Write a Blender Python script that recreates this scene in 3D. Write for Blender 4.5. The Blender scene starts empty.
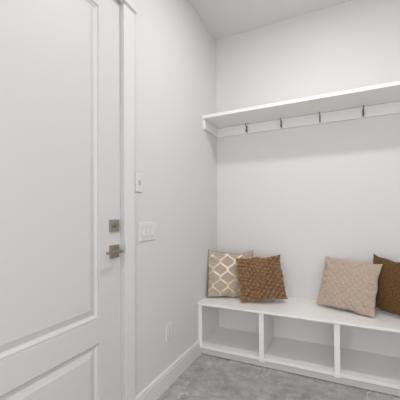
import bpy, bmesh, math, random
from mathutils import Vector, Matrix, noise

C = bpy.context.scene.collection
scene = bpy.context.scene
PI = math.pi

# ---------------------------------------------------------------- camera
cam_d = bpy.data.cameras.new('camera')
cam = bpy.data.objects.new('camera', cam_d); C.objects.link(cam)
yaw, pitch, roll = .4413, .015, -.0071
cam_d.sensor_width = 36; cam_d.sensor_fit = 'HORIZONTAL'
cam_d.lens = 283.028 / 400 * 36
cam_d.shift_y = 13.0627 / 400
cam_d.clip_start = .05
fwd = Vector((-math.sin(yaw) * math.cos(pitch), math.cos(yaw) * math.cos(pitch), math.sin(pitch)))
right = Vector((math.cos(yaw), math.sin(yaw), 0))
up = right.cross(fwd)
R0 = Matrix((right, up, -fwd)).transposed()
cam.matrix_world = Matrix.Translation((1.0846, -2.7144, 1.2)) @ (R0 @ Matrix.Rotation(roll, 3, 'Z')).to_4x4()
scene.camera = cam

# ---------------------------------------------------------------- world, lamps, exposure
w = bpy.data.worlds.new('world'); scene.world = w; w.use_nodes = True
bg = w.node_tree.nodes['Background']
bg.inputs[0].default_value = (1.0, .988, .985, 1); bg.inputs[1].default_value = 1.25
scene.view_settings.view_transform = 'Standard'
scene.view_settings.look = 'None'
scene.view_settings.gamma = 1
scene.view_settings.use_curve_mapping = False
scene.view_settings.exposure = 0.63

CEIL = 3.0378
LAMPS = [(1.04, -1.20, 9.5), (1.08, -3.9, 13.0)]  # second lamp is unseen, behind the camera, set for even fill
for lx, ly, pw in LAMPS:
    ld = bpy.data.lights.new('recessed_lamp_light', 'AREA'); ld.shape = 'DISK'; ld.size = .16
    ld.energy = pw; ld.color = (1.0, .98, .96)
    lo = bpy.data.objects.new('recessed_lamp_light', ld); C.objects.link(lo)
    lo.location = (lx, ly, CEIL - .022)

# ---------------------------------------------------------------- materials
def mat(name, col, rough=.5, metal=0, spec=.5):
    m = bpy.data.materials.new(name); m.use_nodes = True
    b = m.node_tree.nodes['Principled BSDF']
    b.inputs['Base Color'].default_value = (*col, 1)
    b.inputs['Roughness'].default_value = rough
    b.inputs['Metallic'].default_value = metal
    b.inputs['Specular IOR Level'].default_value = spec
    return m
def nd(m, t, **k):
    n = m.node_tree.nodes.new(t)
    for a, v in k.items(): setattr(n, a, v)
    return n
def lk(m, a, b): m.node_tree.links.new(a, b)
def mth(m, op, a, b=None, c=None):
    n = nd(m, 'ShaderNodeMath', operation=op)
    for i, v in enumerate((a, b, c)):
        if v is None: continue
        if isinstance(v, (int, float)): n.inputs[i].default_value = v
        else: lk(m, v, n.inputs[i])
    return n.outputs[0]
def add_bump(m, scale, strength, dist=.002, detail=3):
    b = m.node_tree.nodes['Principled BSDF']
    tc = nd(m, 'ShaderNodeTexCoord'); nz = nd(m, 'ShaderNodeTexNoise')
    nz.inputs['Scale'].default_value = scale; nz.inputs['Detail'].default_value = detail
    lk(m, tc.outputs['Object'], nz.inputs['Vector'])
    bp = nd(m, 'ShaderNodeBump'); bp.inputs['Strength'].default_value = strength
    bp.inputs['Distance'].default_value = dist
    lk(m, nz.outputs['Fac'], bp.inputs['Height']); lk(m, bp.outputs[0], b.inputs['Normal'])
    return nz

M = {}
M['wall'] = mat('wall_paint', (.765, .758, .758), .75, 0, .3); add_bump(M['wall'], 160, .15, .0006)
M['ceiling'] = mat('ceiling_paint', (.78, .78, .775), .85, 0, .2); add_bump(M['ceiling'], 120, .2, .0008)
M['trim'] = mat('semi_gloss_trim_paint', (.81, .80, .80), .32, 0, .45); add_bump(M['trim'], 30, .05, .0006)
M['door'] = mat('satin_door_paint', (.725, .72, .728), .48, 0, .35); add_bump(M['door'], 25, .08, .0008)
M['bench'] = mat('satin_cabinet_paint', (.92, .91, .895), .33, 0, .45); add_bump(M['bench'], 30, .05, .0006)
M['kick_shade'] = mat('toe_kick_shade_paint', (.68, .655, .64), .45); add_bump(M['kick_shade'], 30, .05, .0006)  # darker pinkish tone: shade and floor bounce painted into the kick
M['plastic'] = mat('white_plastic', (.80, .79, .79), .3)
M['grey_plastic_shade'] = mat('pale_grey_plastic_gap_shade', (.62, .61, .61), .35)
M['slot'] = mat('dark_slot', (.12, .12, .12), .6)
M['ink'] = mat('grey_ink', (.22, .22, .23), .6)
M['nickel'] = mat('satin_nickel', (.40, .37, .335), .3, 1.0)
M['hook'] = mat('dark_nickel_hook', (.20, .20, .20), .35, .85)
M['gap_shadow'] = mat('painted_gap_shadow', (.18, .17, .165), .9)
M['weather'] = mat('grey_weatherstrip', (.60, .60, .60), .6)
M['lens'] = mat('lamp_lens', (1, 1, 1), .4)
_b = M['lens'].node_tree.nodes['Principled BSDF']
_b.inputs['Emission Color'].default_value = (1, .965, .92, 1); _b.inputs['Emission Strength'].default_value = 3

# floor: grey marble-look porcelain tiles
def floor_mat():
    m = mat('grey_marble_tile', (.3, .3, .3), .3, 0, .4)
    b = m.node_tree.nodes['Principled BSDF']
    tc = nd(m, 'ShaderNodeTexCoord'); mp = nd(m, 'ShaderNodeMapping')
    mp.inputs['Location'].default_value = (-.17, .02, 0)
    lk(m, tc.outputs['Object'], mp.inputs['Vector'])
    br = nd(m, 'ShaderNodeTexBrick')
    br.offset = .5; br.inputs['Scale'].default_value = 1
    br.inputs['Brick Width'].default_value = .61; br.inputs['Row Height'].default_value = .305
    br.inputs['Mortar Size'].default_value = .0018; br.inputs['Mortar Smooth'].default_value = .1
    br.inputs['Color1'].default_value = (0, 0, 0, 1); br.inputs['Color2'].default_value = (1, 1, 1, 1)
    br.inputs['Mortar'].default_value = (.5, .5, .5, 1)
    lk(m, mp.outputs[0], br.inputs['Vector'])
    # per tile shift of the veining
    sh = nd(m, 'ShaderNodeVectorMath', operation='SCALE'); sh.inputs['Scale'].default_value = 3.1
    lk(m, br.outputs['Color'], sh.inputs[0])
    ad = nd(m, 'ShaderNodeVectorMath', operation='ADD')
    lk(m, mp.outputs[0], ad.inputs[0]); lk(m, sh.outputs[0], ad.inputs[1])
    cl = nd(m, 'ShaderNodeTexNoise'); cl.inputs['Scale'].default_value = 8; cl.inputs['Detail'].default_value = 7
    cl.inputs['Roughness'].default_value = .72; cl.inputs['Distortion'].default_value = .15
    lk(m, ad.outputs[0], cl.inputs['Vector'])
    r1 = nd(m, 'ShaderNodeValToRGB')
    e = r1.color_ramp.elements
    e[0].position = .33; e[0].color = (.25, .256, .252, 1); e[1].position = .66; e[1].color = (.50, .505, .495, 1)
    lk(m, cl.outputs['Fac'], r1.inputs[0])
    # thin white veins: zero crossings of a distorted noise
    def vein(scale, width, dist, rot):
        mp2 = nd(m, 'ShaderNodeMapping'); mp2.inputs['Rotation'].default_value = (0, 0, rot)
        mp2.inputs['Scale'].default_value = (1, .45, 1)
        lk(m, ad.outputs[0], mp2.inputs['Vector'])
        n = nd(m, 'ShaderNodeTexNoise'); n.inputs['Scale'].default_value = scale; n.inputs['Detail'].default_value = 3
        n.inputs['Distortion'].default_value = dist
        lk(m, mp2.outputs[0], n.inputs['Vector'])
        d = mth(m, 'ABSOLUTE', mth(m, 'SUBTRACT', n.outputs['Fac'], .5))
        return mth(m, 'SUBTRACT', 1, mth(m, 'MINIMUM', mth(m, 'DIVIDE', d, width), 1))
    v1 = vein(4.5, .010, .4, .75)
    msk = nd(m, 'ShaderNodeTexNoise'); msk.inputs['Scale'].default_value = 6
    lk(m, ad.outputs[0], msk.inputs['Vector'])
    mr = nd(m, 'ShaderNodeMapRange'); mr.inputs[1].default_value = .42; mr.inputs[2].default_value = .62
    lk(m, msk.outputs['Fac'], mr.inputs[0])
    v2 = vein(8.0, .010, .3, -.5)
    vv = mth(m, 'MULTIPLY', mth(m, 'ADD', mth(m, 'MULTIPLY', v1, .95), mth(m, 'MULTIPLY', v2, .6)), mr.outputs[0])
    mx = nd(m, 'ShaderNodeMix', data_type='RGBA')
    lk(m, vv, mx.inputs[0]); lk(m, r1.outputs[0], mx.inputs[6]); mx.inputs[7].default_value = (.66, .66, .65, 1)
    # subtle tile to tile difference and grout
    hv = nd(m, 'ShaderNodeHueSaturation')
    lk(m, mx.outputs[2], hv.inputs['Color'])
    sx = nd(m, 'ShaderNodeSeparateColor'); lk(m, br.outputs['Color'], sx.inputs[0])
    lk(m, mth(m, 'ADD', mth(m, 'MULTIPLY', sx.outputs[0], .10), .97), hv.inputs['Value'])
    mg = nd(m, 'ShaderNodeMix', data_type='RGBA')
    lk(m, mth(m, 'MULTIPLY', br.outputs['Fac'], .6), mg.inputs[0]); lk(m, hv.outputs[0], mg.inputs[6]); mg.inputs[7].default_value = (.30, .30, .295, 1)
    lk(m, mg.outputs[2], b.inputs['Base Color'])
    bp = nd(m, 'ShaderNodeBump'); bp.inputs['Strength'].default_value = .5; bp.inputs['Distance'].default_value = .001
    bp.invert = True
    lk(m, br.outputs['Fac'], bp.inputs['Height']); lk(m, bp.outputs[0], b.inputs['Normal'])
    return m
M['floor'] = floor_mat()

# cushion fabrics (UV runs in metres over the cushion's face)
def uvxy(m):
    uv = nd(m, 'ShaderNodeUVMap'); uv.uv_map = 'UVMap'
    s = nd(m, 'ShaderNodeSeparateXYZ'); lk(m, uv.outputs[0], s.inputs[0])
    return uv, s.outputs[0], s.outputs[1]
def trellis_mat():
    m = mat('taupe_gold_trellis', (.5, .42, .36), .55)
    b = m.node_tree.nodes['Principled BSDF']
    uv, u, v = uvxy(m)
    W, H = .066, .146
    a = mth(m, 'DIVIDE', mth(m, 'ADD', u, 10.5 * W + .0325), W)
    k = mth(m, 'FLOOR', a); fr = mth(m, 'SUBTRACT', a, k)
    par = mth(m, 'MODULO', k, 2.0)
    s = mth(m, 'SUBTRACT', 1, mth(m, 'MULTIPLY', par, 2))
    ph = mth(m, 'MULTIPLY', mth(m, 'SUBTRACT', v, .246), 2 * PI / H)
    c = mth(m, 'MULTIPLY', mth(m, 'COSINE', ph), .5)
    sc = mth(m, 'MULTIPLY', s, c)
    d1 = mth(m, 'ABSOLUTE', mth(m, 'SUBTRACT', fr, sc))
    d2 = mth(m, 'ABSOLUTE', mth(m, 'ADD', mth(m, 'SUBTRACT', fr, 1), sc))
    sl = mth(m, 'MULTIPLY', mth(m, 'SINE', ph), .5 * W * 2 * PI / H)
    den = mth(m, 'SQRT', mth(m, 'ADD', 1, mth(m, 'MULTIPLY', sl, sl)))
    d = mth(m, 'DIVIDE', mth(m, 'MULTIPLY', mth(m, 'MINIMUM', d1, d2), W), den)
    mr = nd(m, 'ShaderNodeMapRange'); mr.inputs[1].default_value = .0058; mr.inputs[2].default_value = .0078
    mr.inputs[3].default_value = 1; mr.inputs[4].default_value = 0
    lk(m, d, mr.inputs[0])
    mx = nd(m, 'ShaderNodeMix', data_type='RGBA')
    lk(m, mr.outputs[0], mx.inputs[0]); mx.inputs[6].default_value = (.46, .37, .30, 1); mx.inputs[7].default_value = (.70, .60, .44, 1)
    lk(m, mx.outputs[2], b.inputs['Base Color'])
    lk(m, mth(m, 'MULTIPLY', mr.outputs[0], .55), b.inputs['Metallic'])
    lk(m, mth(m, 'SUBTRACT', .62, mth(m, 'MULTIPLY', mr.outputs[0], .24)), b.inputs['Roughness'])
    b.inputs['Sheen Weight'].default_value = .2
    nz = nd(m, 'ShaderNodeTexNoise'); nz.inputs['Scale'].default_value = 60; lk(m, uv.outputs[0], nz.inputs['Vector'])
    bp = nd(m, 'ShaderNodeBump'); bp.inputs['Strength'].default_value = .25; bp.inputs['Distance'].default_value = .002
    lk(m, nz.outputs['Fac'], bp.inputs['Height']); lk(m, bp.outputs[0], b.inputs['Normal'])
    return m
def fabric(name, c1, c2, scale, sheen=.3, bump=.4, bd=.003, rough=.85, sheen_tint=(1, 1, 1)):
    m = mat(name, c1, rough, 0, .2)
    b = m.node_tree.nodes['Principled BSDF']
    uv, u, v = uvxy(m)
    nz = nd(m, 'ShaderNodeTexNoise'); nz.inputs['Scale'].default_value = scale; nz.inputs['Detail'].default_value = 4
    lk(m, uv.outputs[0], nz.inputs['Vector'])
    r = nd(m, 'ShaderNodeValToRGB'); e = r.color_ramp.elements
    e[0].position = .35; e[0].color = (*c1, 1); e[1].position = .65; e[1].color = (*c2, 1)
    lk(m, nz.outputs['Fac'], r.inputs[0]); lk(m, r.outputs[0], b.inputs['Base Color'])
    b.inputs['Sheen Weight'].default_value = sheen; b.inputs['Sheen Roughness'].default_value = .4
    b.inputs['Sheen Tint'].default_value = (*sheen_tint, 1)
    bp = nd(m, 'ShaderNodeBump'); bp.inputs['Strength'].default_value = bump; bp.inputs['Distance'].default_value = bd
    lk(m, nz.outputs['Fac'], bp.inputs['Height']); lk(m, bp.outputs[0], b.inputs['Normal'])
    return m
M['trellis'] = trellis_mat()
M['velvet'] = fabric('golden_brown_velvet', (.205, .115, .056), (.32, .19, .10), 45, .6, .25, .002, .6, (1, .8, .55))
M['beige'] = fabric('taupe_quilted_cotton', (.49, .39, .315), (.55, .44, .36), 90, .2, .2, .0015)
M['fur'] = fabric('dark_brown_chenille', (.075, .038, .013), (.21, .115, .045), 100, .3, 1.0, .008, .8, (1, .7, .4))
M['gold_cord'] = mat('brown_edge_cord', (.20, .12, .06), .7)
M['dark_cord'] = mat('dark_piping_cord', (.035, .02, .012), .8)

# ---------------------------------------------------------------- mesh helpers
def bm_box(bm, x0, x1, y0, y1, z0, z1, bev=0):
    vs = [bm.verts.new((x, y, z)) for x in (x0, x1) for y in (y0, y1) for z in (z0, z1)]
    fs = [(0, 1, 3, 2), (4, 6, 7, 5), (0, 4, 5, 1), (2, 3, 7, 6), (0, 2, 6, 4), (1, 5, 7, 3)]
    faces = [bm.faces.new([vs[i] for i in f]) for f in fs]
    if bev:
        es = list({e for f in faces for e in f.edges})
        bmesh.ops.bevel(bm, geom=es, offset=bev, segments=2, profile=.5, affect='EDGES')
def bm_cyl(bm, p0, p1, r, n=20, r1=None, cap=True):
    p0, p1 = Vector(p0), Vector(p1); d = (p1 - p0)
    q = d.to_track_quat('Z', 'Y').to_matrix()
    r1 = r if r1 is None else r1
    a = [bm.verts.new(p0 + q @ Vector((r * math.cos(t), r * math.sin(t), 0))) for t in [2 * PI * i / n for i in range(n)]]
    b = [bm.verts.new(p1 + q @ Vector((r1 * math.cos(t), r1 * math.sin(t), 0))) for t in [2 * PI * i / n for i in range(n)]]
    for i in range(n): bm.faces.new((a[i], a[(i + 1) % n], b[(i + 1) % n], b[i]))
    if cap: bm.faces.new(a[::-1]); bm.faces.new(b)
def bm_tube(bm, pts, rads, n=12):
    pts = [Vector(p) for p in pts]; rings = []
    if isinstance(rads, (int, float)): rads = [rads] * len(pts)
    ref = Vector((1, 0, 0))
    for i, p in enumerate(pts):
        t = (pts[min(i + 1, len(pts) - 1)] - pts[max(i - 1, 0)]).normalized()
        a = ref - t * ref.dot(t)
        if a.length < 1e-4: a = Vector((0, 1, 0)) - t * t.y
        a.normalize(); b = t.cross(a)
        rings.append([bm.verts.new(p + (a * math.cos(s) + b * math.sin(s)) * rads[i]) for s in [2 * PI * k / n for k in range(n)]])
    for r0, r1 in zip(rings, rings[1:]):
        for k in range(n): bm.faces.new((r0[k], r0[(k + 1) % n], r1[(k + 1) % n], r1[k]))
    bm.faces.new(rings[0][::-1]); bm.faces.new(rings[-1])
def obj(name, bm, m, parent=None, smooth=False, loc=None):
    bmesh.ops.recalc_face_normals(bm, faces=bm.faces)
    me = bpy.data.meshes.new(name); bm.to_mesh(me); bm.free()
    if smooth:
        for p in me.polygons: p.use_smooth = True
    me.materials.append(m)
    o = bpy.data.objects.new(name, me); C.objects.link(o)
    if loc: o.location = loc
    if parent: o.parent = parent
    return o
def box(name, dims, m, parent=None, bev=0):
    bm = bmesh.new(); bm_box(bm, *dims, bev); return obj(name, bm, m, parent)
def struct(o): o['kind'] = 'structure'; return o
def thing(name, label, cat, loc=(0, 0, 0), group=None):
    o = bpy.data.objects.new(name, None); C.objects.link(o); o.location = loc
    o.empty_display_size = .05
    return tag(o, label, cat, group)
def tag(o, label, cat, group=None):
    o['label'] = label; o['category'] = cat
    if group: o['group'] = group
    return o

# ---------------------------------------------------------------- room shell
RX = 2.17            # right wall
YB = -4.4            # the room runs on behind the camera and opens there
DY0, DY1 = -2.374, -1.4455   # door opening along the left wall
DZ = 2.443
struct(box('floor', (-.12, RX + .12, YB, .12, -.1, 0), M['floor']))
struct(box('ceiling', (-.12, RX + .12, YB, .12, CEIL, CEIL + .1), M['ceiling']))
struct(box('wall_back', (-.12, RX + .12, 0, .12, 0, CEIL), M['wall']))
struct(box('wall_right', (RX, RX + .12, YB, 0, 0, CEIL), M['wall']))
bm = bmesh.new()
bm_box(bm, -.12, 0, DY1, 0, 0, CEIL)
bm_box(bm, -.12, 0, DY0, DY1, DZ, CEIL)
bm_box(bm, -.12, 0, YB, DY0, 0, CEIL)
struct(obj('wall_left', bm, M['wall']))

def baseboard(name, y0, y1, side=1, x=0):
    # moulded profile: tall flat, small step, slanted cap
    prof = [(0, 0), (.015, 0), (.015, .104), (.0095, .1055), (.0095, .110), (.0125, .1115), (.0120, .120), (.0065, .1285), (.0045, .1305), (0, .1305)]
    bm = bmesh.new()
    a = [bm.verts.new((x + side * p, y0, z)) for p, z in prof]
    b = [bm.verts.new((x + side * p, y1, z)) for p, z in prof]
    n = len(prof)
    for i in range(n): bm.faces.new((a[i], a[(i + 1) % n], b[(i + 1) % n], b[i]))
    bm.faces.new(a); bm.faces.new(b[::-1])
    return struct(obj(name, bm, M['trim']))
baseboard('baseboard_left', -1.358, -.4455)
baseboard('baseboard_right', YB, -.4875, -1, RX)

# door casing and jamb
jamb = bmesh.new()
bm_box(jamb, -.12, -.001, DY1 - .0005, DY1 + .0, 0, DZ)            # thin jamb faces
bm_box(jamb, -.12, -.001, DY0, DY0 + .0005, 0, DZ)
bm_box(jamb, -.12, -.001, DY0 + .0005, DY1 - .0005, DZ - .0008, DZ)
bm_box(jamb, -.075, -.060, DY1 - .0125, DY1 - .0005, 0, DZ - .0008)      # stops
bm_box(jamb, -.075, -.060, DY0 + .0005, DY0 + .0125, 0, DZ - .0008)
bm_box(jamb, -.075, -.060, DY0 + .0125, DY1 - .0125, DZ - .0128, DZ - .0008)
t1 = struct(obj('trim_1', jamb, M['trim']))
bm = bmesh.new()
bm_box(bm, -.0045, -.0008, DY1 - .0028, DY1 - .0005, .988, 1.052)        # strike plate with curved lip
bm_box(bm, -.0008, .0175, DY1 - .0040, DY1 - .0022, .999, 1.052)
obj('strike_plate', bm, M['nickel'], t1)['label'] = 'nickel strike plate'
bm = bmesh.new()
for z in (2.105, 2.30, 1.85):
    bm_cyl(bm, (-.006, DY1 - .0005, z), (-.006, DY1 - .0011, z), .0022, 10)
obj('nail_head', bm, M['grey_plastic_shade'], t1)
CY = DY1 - .0045
ws = box('weatherstrip', (-.0115, .0150, CY - .0016, CY, .01, 2.43), M['weather'], t1); ws['label'] = 'grey weatherstrip'
CO = -1.358
struct(box('trim_2', (0, .016, CY, CO, 0, 2.434), M['trim'], bev=.0012))
struct(box('trim_3', (0, .016, DY0 - .0875, DY0 + .0045, 0, 2.434), M['trim'], bev=.0012))
bm = bmesh.new()
bm_box(bm, 0, .030, DY0 - .100, CO + .013, 2.434, 2.458, .002)           # bead under the head
bm_box(bm, 0, .018, DY0 - .0875, CO, 2.458, 2.60, .001)
bm_box(bm, 0, .034, DY0 - .112, CO + .026, 2.60, 2.622, .0015)
struct(obj('trim_4', bm, M['trim']))

# door slab with two raised panels
XF = -.012           # door face
def door_mesh():
    bm = bmesh.new()
    y0, y1, z0, z1 = DY0 + .003, DY1 - .0010, .010, DZ - .0035
    py0, py1 = y0 + .168, -1.628 + .014
    panels = [(.215, .559), (.683, 2.310)]
    ys = [y0, py0, py1, y1]; zs = [z0, panels[0][0], panels[0][1], panels[1][0], panels[1][1], z1]
    G = {}
    for i, y in enumerate(ys):
        for j, z in enumerate(zs): G[i, j] = bm.verts.new((XF, y, z))
    prof = [(.0012, -.0065), (.0045, -.0065), (.0065, -.0030), (.0120, -.0048), (.0210, -.0112), (.0265, -.0120), (.0290, -.0116), (.0530, -.0045), (.0555, -.0030)]
    for i in range(3):
        for j in range(5):
            c = [G[i, j], G[i + 1, j], G[i + 1, j + 1], G[i, j + 1]]
            if i == 1 and j in (1, 3):
                a0, a1, b0, b1 = ys[1], ys[2], zs[j], zs[j + 1]
                prev = c
                for d, dx in prof:
                    cur = [bm.verts.new((XF + dx, yy, zz)) for yy, zz in ((a0 + d, b0 + d), (a1 - d, b0 + d), (a1 - d, b1 - d), (a0 + d, b1 - d))]
                    for k in range(4): bm.faces.new((prev[k], prev[(k + 1) % 4], cur[(k + 1) % 4], cur[k]))
                    prev = cur
                bm.faces.new(prev)
            else: bm.faces.new(c)
    # edges and back
    XB = XF - .044
    B = {}
    for (i, j) in ((0, 0), (3, 0), (3, 5), (0, 5)): B[i, j] = bm.verts.new((XB, ys[i], zs[j]))
    bm.faces.new((B[0, 0], B[0, 5], B[3, 5], B[3, 0]))
    bm.faces.new([G[i, 0] for i in range(4)] + [B[3, 0], B[0, 0]])
    bm.faces.new([G[i, 5] for i in range(4)] + [B[3, 5], B[0, 5]])
    bm.faces.new([G[0, j] for j in range(6)] + [B[0, 5], B[0, 0]])
    bm.faces.new([G[3, j] for j in range(6)] + [B[3, 5], B[3, 0]])
    return bm
door = struct(obj('door_1', door_mesh(), M['door']))
YC = -1.508
def plate(z, h=.066):
    bm = bmesh.new(); bm_box(bm, XF, XF + .009, YC - .034, YC + .036, z - h / 2, z + h / 2, .0015); return bm
db = obj('deadbolt', plate(1.157), M['nickel'], door); db['label'] = 'square satin nickel deadbolt plate'
bm = bmesh.new()
bm_cyl(bm, (XF + .009, YC, 1.157), (XF + .020, YC, 1.157), .0105, 20)
bm_box(bm, XF + .018, XF + .045, YC - .0035, YC + .0035, 1.150, 1.164, .002)
obj('thumb_turn', bm, M['nickel'], db)
lv = obj('door_handle', plate(1.016, .070), M['nickel'], door); lv['label'] = 'satin nickel lever on a square plate'
bm = bmesh.new()
bm_cyl(bm, (XF + .009, YC, 1.018), (XF + .052, YC, 1.018), .0105, 24)
bm_cyl(bm, (XF + .009, YC, 1.018), (XF + .014, YC, 1.018), .016, 24)
bm_box(bm, XF + .044, XF + .060, YC - .105, YC + .012, 1.0125, 1.0245, .0025)
obj('lever', bm, M['nickel'], lv)

# ---------------------------------------------------------------- wall plates on the left wall
def wall_plate(parent, y0, y1, z0, z1):
    bm = bmesh.new()
    pr = [(.0015, 0), (0, .0012), (0, .0045), (.0035, .0063), (.006, .0065)]
    prev = None
    for d, x in pr:
        cur = [bm.verts.new((x, yy, zz)) for yy, zz in ((y0 + d, z0 + d), (y1 - d, z0 + d), (y1 - d, z1 - d), (y0 + d, z1 - d))]
        if prev:
            for k in range(4): bm.faces.new((prev[k], prev[(k + 1) % 4], cur[(k + 1) % 4], cur[k]))
        else: bm.faces.new(cur[::-1])
        prev = cur
    bm.faces.new(prev)
    return obj('wall_plate', bm, M['plastic'], parent)
def screw(parent, y, z, x=.0065):
    bm = bmesh.new(); bm_cyl(bm, (x - .0005, y, z), (x + .0012, y, z), .0032, 12)
    return obj('screw', bm, M['grey_plastic_shade'], parent)
sw = thing('light_switch', 'white three-gang rocker light switch plate on left wall right of door casing', 'light switch', (0, -1.2175, 1.05))
def loc_parent(o, par): o.parent = par; o.matrix_parent_inverse = Matrix.Translation(-Vector(par.location))
def rocker(parent, yc, zc, kind):
    bm = bmesh.new()
    bm_box(bm, .0062, .0078, yc - .0175, yc + .0175, zc - .034, zc + .034, .0006)
    fr = obj('rocker_frame', bm, M['grey_plastic_shade'], parent)  # grey tone paints in the shading of the gap round the rocker
    bm = bmesh.new()
    if kind == 'flat':
        bm_box(bm, .0075, .0092, yc - .0145, yc + .0145, zc - .031, zc + .031, .0008)
    else:
        pts = [(.0078, zc - .031), (.0145, zc - .029), (.0085, zc + .002), (.0100, zc + .030), (.0078, zc + .031)]
        a = [bm.verts.new((x, yc - .0145, z)) for x, z in pts]; b = [bm.verts.new((x, yc + .0145, z)) for x, z in pts]
        for i in range(5): bm.faces.new((a[i], a[(i + 1) % 5], b[(i + 1) % 5], b[i]))
        bm.faces.new(a); bm.faces.new(b[::-1])
    obj('rocker', bm, M['plastic'], fr)
    return fr
parts = [wall_plate(None, -1.309, -1.126, 1.052, 1.172)]
for i, yc in enumerate((-1.2635, -1.2175, -1.1715)):
    parts.append(rocker(None, yc, 1.112, 'flat' if i == 1 else 'pad'))
    parts.append(screw(None, yc, 1.160)); parts.append(screw(None, yc, 1.064))
for p_ in parts: loc_parent(p_, sw)

ctl = thing('wall_control', 'narrow white wall plate with small grey marks, above the switches beside door casing', 'wall control', (0, -1.3025, 1.358))
parts = [wall_plate(None, -1.338, -1.267, 1.357, 1.471), screw(None, -1.3025, 1.4575), screw(None, -1.3025, 1.3705)]
bm = bmesh.new()
bm_box(bm, .0062, .0080, -1.3190, -1.2860, 1.397, 1.431, .0006)
parts.append(obj('control_face', bm, M['plastic'], None))
bm = bmesh.new()                                                     # printed marks and small slider
bm_box(bm, .0078, .0084, -1.3130, -1.2920, 1.4235, 1.4275)
bm_box(bm, .0078, .0084, -1.3090, -1.2940, 1.4165, 1.4205)
bm_box(bm, .0078, .0110, -1.3060, -1.2960, 1.4045, 1.4125, .001)
parts.append(obj('slider', bm, M['ink'], None))
for p_ in parts: loc_parent(p_, ctl)

out = thing('wall_outlet', 'white duplex power outlet low on left wall above baseboard', 'outlet', (0, -.9615, .323))
parts = [wall_plate(None, -.999, -.924, .324, .441), screw(None, -.9615, .3825)]
for zc in (.3635, .4015):
    bm = bmesh.new(); bm_box(bm, .0062, .0085, -.9785, -.9445, zc - .0155, zc + .0155, .004)
    r = obj('receptacle', bm, M['plastic'], None)
    bm = bmesh.new()
    bm_box(bm, .0084, .0089, -.9700, -.9680, zc - .004, zc + .008)
    bm_box(bm, .0084, .0089, -.9560, -.9540, zc - .004, zc + .008)
    bm_cyl(bm, (.0084, -.9615, zc - .009), (.0089, -.9615, zc - .009), .0026, 10)
    obj('slot', bm, M['slot'], r)
    parts.append(r)
for p_ in parts: loc_parent(p_, out)

# ---------------------------------------------------------------- storage bench
bench = thing('storage_bench', 'long white built-in bench with open cubbies under its seat, along back wall', 'bench')
BX1 = RX
F = -.465
box('bench_top', (0, BX1, -.4865, 0, .438, .457), M['bench'], bench, .0022)
box('bottom_shelf', (.018, BX1 - .018, F + .018, -.012, .062, .083), M['bench'], bench)
box('rail', (.0, BX1, F, F + .018, .061, .084), M['bench'], bench, .0012)
box('back_panel', (.018, BX1 - .018, -.012, 0, .083, .438), M['bench'], bench)
box('toe_kick', (0, BX1, -.445, -.430, .005, .061), M['kick_shade'], bench)
box('side_panel', (0, .018, F + .018, 0, .061, .438), M['bench'], bench)
box('side_panel', (BX1 - .018, BX1, F + .018, 0, .061, .438), M['bench'], bench)
box('stile', (0, .033, F - .001, F + .018, .0845, .438), M['bench'], bench, .0008)
box('stile', (BX1 - .033, BX1, F - .001, F + .018, .0845, .438), M['bench'], bench, .0008)
for dx in (.5355, 1.0755, 1.6155):
    d = box('divider', (dx + .010, dx + .028, F + .018, -.012, .083, .438), M['bench'], bench)
    box('divider_stile', (dx, dx + .038, F - .006, F + .0178, .054, .4375), M['bench'], d, .0008)

# ---------------------------------------------------------------- shelf with cleats
shelf = thing('wall_shelf', 'long white shelf with coat rail under it, high on back wall', 'shelf', (0, 0, 2.0204))
def sbox(name, dims, bev=0):
    o = box(name, dims, M['bench'], None, bev); loc_parent(o, shelf); return o
sbox('shelf_board', (0, RX, -.354, 0, 2.1108, 2.1395), .0012)
sbox('coat_rail', (.020, RX - .020, -.020, 0, 2.0204, 2.1094), .001)
sbox('end_cleat', (.0, .020, -.338, 0, 2.0204, 2.1094), .001)
sbox('end_cleat', (RX - .020, RX, -.338, 0, 2.0204, 2.1094), .001)
bm = bmesh.new()                                                     # dark strip, painted shadow in the open joint between shelf and rail
bm_box(bm, .0195, RX - .0195, -.0185, -.001, 2.1093, 2.1109); bm_box(bm, .001, .0185, -.335, -.001, 2.1093, 2.1109)
o = obj('joint_shadow', bm, M['gap_shadow'], None); loc_parent(o, shelf)

# ---------------------------------------------------------------- coat hooks
def make_hook():
    t = thing('coat_hook', '', 'coat hook')
    bm = bmesh.new(); bm_box(bm, -.006, .006, -.004, 0, -.033, .033, .0015)
    obj('backplate', bm, M['hook'], t)
    bm = bmesh.new()                                                 # tall upper prong
    pts = [(0, -.003, -.004), (0, -.016, -.004), (0, -.030, .004), (0, -.040, .018), (0, -.045, .034)]
    bm_tube(bm, pts, [.0038, .0035, .0032, .0030, .0030]); 
    bmesh.ops.create_uvsphere(bm, u_segments=14, v_segments=8, radius=.0058, matrix=Matrix.Translation((0, -.0455, .038)))
    obj('upper_prong', bm, M['hook'], t, True)
    bm = bmesh.new()                                                 # short lower prong
    pts = [(0, -.003, -.012), (0, -.008, -.026), (0, -.018, -.034), (0, -.029, -.031), (0, -.034, -.022)]
    bm_tube(bm, pts, [.0042, .0040, .0038, .0038, .0038])
    bmesh.ops.create_uvsphere(bm, u_segments=14, v_segments=8, radius=.0066, matrix=Matrix.Translation((0, -.0345, -.018)))
    obj('lower_prong', bm, M['hook'], t, True)
    return t
hk = make_hook()
HX = [.327, .655, .986, 1.317]
HL = ['dark metal double coat hook on the rail nearest the left wall corner',
      'dark metal double coat hook on the rail, second from left wall',
      'dark metal double coat hook on the rail, third from left wall',
      'dark metal double coat hook on the rail, farthest from left wall']
for i, x in enumerate(HX):
    if i == 0: t = hk
    else:
        t = hk.copy(); C.objects.link(t)
        for ch in list(hk.children):
            c = ch.copy(); C.objects.link(c); c.parent = t
    t.location = (x, -.020, 2.060)
    t['label'] = HL[i]; t['group'] = 'coat hooks under the shelf'

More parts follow.
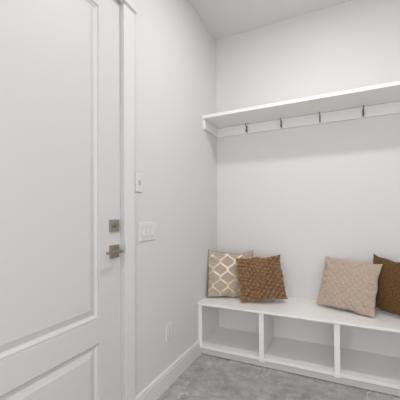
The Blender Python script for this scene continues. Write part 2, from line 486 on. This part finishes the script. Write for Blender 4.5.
# ---------------------------------------------------------------- recessed ceiling lights
for i, (lx, ly, pw) in enumerate(LAMPS):
    t = thing('ceiling_light', ['round recessed ceiling light above the bench area', 'unseen round recessed fill light in the ceiling behind the camera'][i],
              'ceiling light', (lx, ly, CEIL), 'recessed ceiling lights')
    bm = bmesh.new()
    n = 48
    rings = [(.098, 0), (.098, -.004), (.090, -.008), (.080, -.005), (.078, 0)]
    vs = [[bm.verts.new((r * math.cos(2 * PI * k / n), r * math.sin(2 * PI * k / n), z)) for k in range(n)] for r, z in rings]
    for a, b in zip(vs, vs[1:]):
        for k in range(n): bm.faces.new((a[k], a[(k + 1) % n], b[(k + 1) % n], b[k]))
    obj('trim_ring', bm, M['plastic'], t, True)
    bm = bmesh.new(); bm_cyl(bm, (0, 0, -.0005), (0, 0, -.004), .079, 48)
    obj('lens', bm, M['lens'], t)

# ---------------------------------------------------------------- cushions
SEAT = .457
def cushion(name, mkey, base, yaw, lean, roll, w, h, thick, seed, relief=None, N=110, pinch=(.05, .07, .07, .03), pw_=4, wr=.006, cord=None, zflat=.006, extra=None):
    a = Vector((math.cos(yaw), math.sin(yaw), 0)); n = Vector((-math.sin(yaw), math.cos(yaw), 0))
    u = Vector((0, 0, 1)) * math.cos(lean) + n * math.sin(lean)
    A = a * math.cos(roll) + u * math.sin(roll); U = -a * math.sin(roll) + u * math.cos(roll)
    Y = U.cross(A)
    Rm = Matrix((A, Y, U)).transposed()
    org = Vector((base[0], base[1], SEAT + .004 + abs(A.z) * w / 2))
    off = Vector((seed * 7.3, seed * 3.1, seed * 1.7))
    bm = bmesh.new(); uvl = bm.loops.layers.uv.new('UVMap')
    def pos(i, j, side):
        s, t = -math.cos(PI * i / N) if False else (2 * i / N - 1), (2 * j / N - 1)
        # gentle concentration of the grid near the edges
        s = math.sin(s * PI / 2) * .35 + s * .65; t = math.sin(t * PI / 2) * .35 + t * .65
        px = s * w / 2 * (1 - (pinch[1] if s > 0 else pinch[0]) * (1 - abs(t) ** pw_) * abs(s) ** 3)
        pz = t * h / 2 * (1 - (pinch[2] if t > 0 else pinch[3]) * (1 - abs(s) ** pw_) * abs(t) ** 3)
        prof = max(0, (1 - s ** 2)) ** .5 * max(0, (1 - t ** 2)) ** .5
        prof *= 1 - .10 * (s * s * t * t)
        edge = max(abs(s), abs(t))
        q = Vector((s * 2.2, t * 2.2, 0)) + off
        # soft folds running in from corners and edges, fading towards the middle
        ang = math.atan2(t, s); rad = math.hypot(s, t)
        fold = noise.noise(Vector((math.cos(ang) * 5.5, math.sin(ang) * 5.5, rad * 1.1)) + off) * min(1, max(0, rad - .45) * 1.8)
        y = thick / 2 * prof
        y += (fold * wr * 2.4 + noise.noise(q) * wr + noise.noise(q * 2.7) * wr * .4) * min(1, prof * 3)
        wob = noise.noise(Vector((s * 3, t * 3, 5)) + off) * .012
        if edge > .7:
            k = (edge - .7) / .3
            px += wob * k * (1 - t * t); pz += wob * k * (1 - s * s)
        if relief: y += relief(px, pz + h / 2, s, t) * min(1, prof * 4)
        if extra: px, y, pz = extra(px, y, pz, s, t, w, h)
        return Vector((px, -y * side, pz + h / 2)), (px + .0, pz + h / 2)
    grid = {}
    UVs = {}
    for side in (1, -1):
        for i in range(N + 1):
            for j in range(N + 1):
                if side == -1 and (i in (0, N) or j in (0, N)): grid[side, i, j] = grid[1, i, j]; continue
                p, uvc = pos(i, j, side)
                wp = Rm @ p + org
                lim = SEAT + .0012
                if wp.z < lim + zflat:                                # the underside flattens on the seat
                    wp.z = lim + (max(wp.z, lim - .03) - (lim - .03)) / (zflat + .03) * zflat * .6 if wp.z < lim + zflat else wp.z
                if wp.y > -.0125: wp.y = -.0125
                if wp.x < .004: wp.x = .004
                p = Rm.transposed() @ (wp - org)
                v = bm.verts.new(p); grid[side, i, j] = v; UVs[v] = uvc
    for side in (1, -1):
        for i in range(N):
            for j in range(N):
                f = bm.faces.new((grid[side, i, j], grid[side, i + 1, j], grid[side, i + 1, j + 1], grid[side, i, j + 1]))
                for l in f.loops: l[uvl].uv = UVs[l.vert]
    ring = [grid[1, i, 0].co.copy() for i in range(N)] + [grid[1, N, j].co.copy() for j in range(N)] + \
           [grid[1, i, N].co.copy() for i in range(N, 0, -1)] + [grid[1, 0, j].co.copy() for j in range(N, 0, -1)]
    o = obj(name, bm, M[mkey], None, True)
    o.matrix_world = Matrix.Translation(org) @ Rm.to_4x4()
    if cord:
        bm = bmesh.new(); n_ = 8; rr = []
        K = len(ring); r = cord[1]
        for i, p_ in enumerate(ring):
            t_ = (ring[(i + 1) % K] - ring[i - 1]).normalized(); a_ = Vector((0, 1, 0)); b_ = t_.cross(a_).normalized()
            rr.append([bm.verts.new(p_ + (a_ * math.cos(q) + b_ * math.sin(q)) * r) for q in [2 * PI * k / n_ for k in range(n_)]])
        for i in range(K):
            for k in range(n_): bm.faces.new((rr[i][k], rr[i][(k + 1) % n_], rr[(i + 1) % K][(k + 1) % n_], rr[(i + 1) % K][k]))
        obj('piping', bm, M[cord[0]], o, True)
    return o

def diamond(size, depth, ang=PI / 4, skew=0.0):
    ca, sa = math.cos(ang), math.sin(ang)
    def f(x, z, s, t):
        p = (x * ca + z * sa) / size; q = (-x * sa + z * ca) / size
        jx = noise.noise(Vector((x * 9, z * 9, 2))) * .12
        a = abs(math.sin(PI * (p + jx))); b = abs(math.sin(PI * (q + jx)))
        return depth * (min(a, b) ** .5 - .6)
    return f
def scales(size, depth):
    # small overlapping tucks in slanting rows; the rows deepen to folds at the right-hand side
    ca, sa = math.cos(.85), math.sin(.85)
    def f(x, z, s, t):
        warp = noise.noise(Vector((x * 5, z * 5, 9))) * .2
        p = (x * ca + z * sa) / size; q = (-x * sa + z * ca) / size + warp
        row = math.floor(q); fq = q - row
        p2 = p + .5 * (row % 2) + noise.noise(Vector((row * 3.7, 1, 1))) * .3; fp = p2 - math.floor(p2)
        k = min(1, max(0, (s - t * .6 + .1) / .9)) ** .8
        across = abs(math.sin(PI * fq)) ** .5
        cell = abs(math.sin(PI * fp)) ** .5
        return depth * (across * (cell * (1 - .6 * k) + .6 * k) * (1 + .8 * k) - .6)
    return f

c = cushion('throw_pillow', 'trellis', (.222, -.240), .45, .226, -.027, .428, .433, .105, 1, wr=.007, pinch=(.03, .06, .16, .02), cord=('gold_cord', .0022))
tag(c, 'taupe cushion with shiny gold trellis lattice, leaning in the corner', 'cushion', 'cushions on the bench')
c = cushion('throw_pillow', 'velvet', (.536, -.270), .396, .306, .083, .406, .388, .12, 2, relief=scales(.034, .020), N=190, wr=.006)
tag(c, 'golden-brown cushion with small tucked scale texture, overlapping the gold trellis cushion', 'cushion', 'cushions on the bench')
c = cushion('throw_pillow', 'beige', (1.145, -.243), -.328, .418, -.051, .430, .410, .13, 3, relief=diamond(.034, .010), N=170, wr=.007)
tag(c, 'pale taupe cushion with fine diamond quilting, in front of dark brown cushion', 'cushion', 'cushions on the bench')
c = cushion('throw_pillow', 'fur', (1.462, -.212), -.70, .16, -.085, .415, .405, .11, 4, wr=.004, pinch=(.05, .05, .11, .03), pw_=6, cord=('dark_cord', .003))
tag(c, 'dark brown fuzzy cushion with dark piping, half hidden behind the pale cushion', 'cushion', 'cushions on the bench')
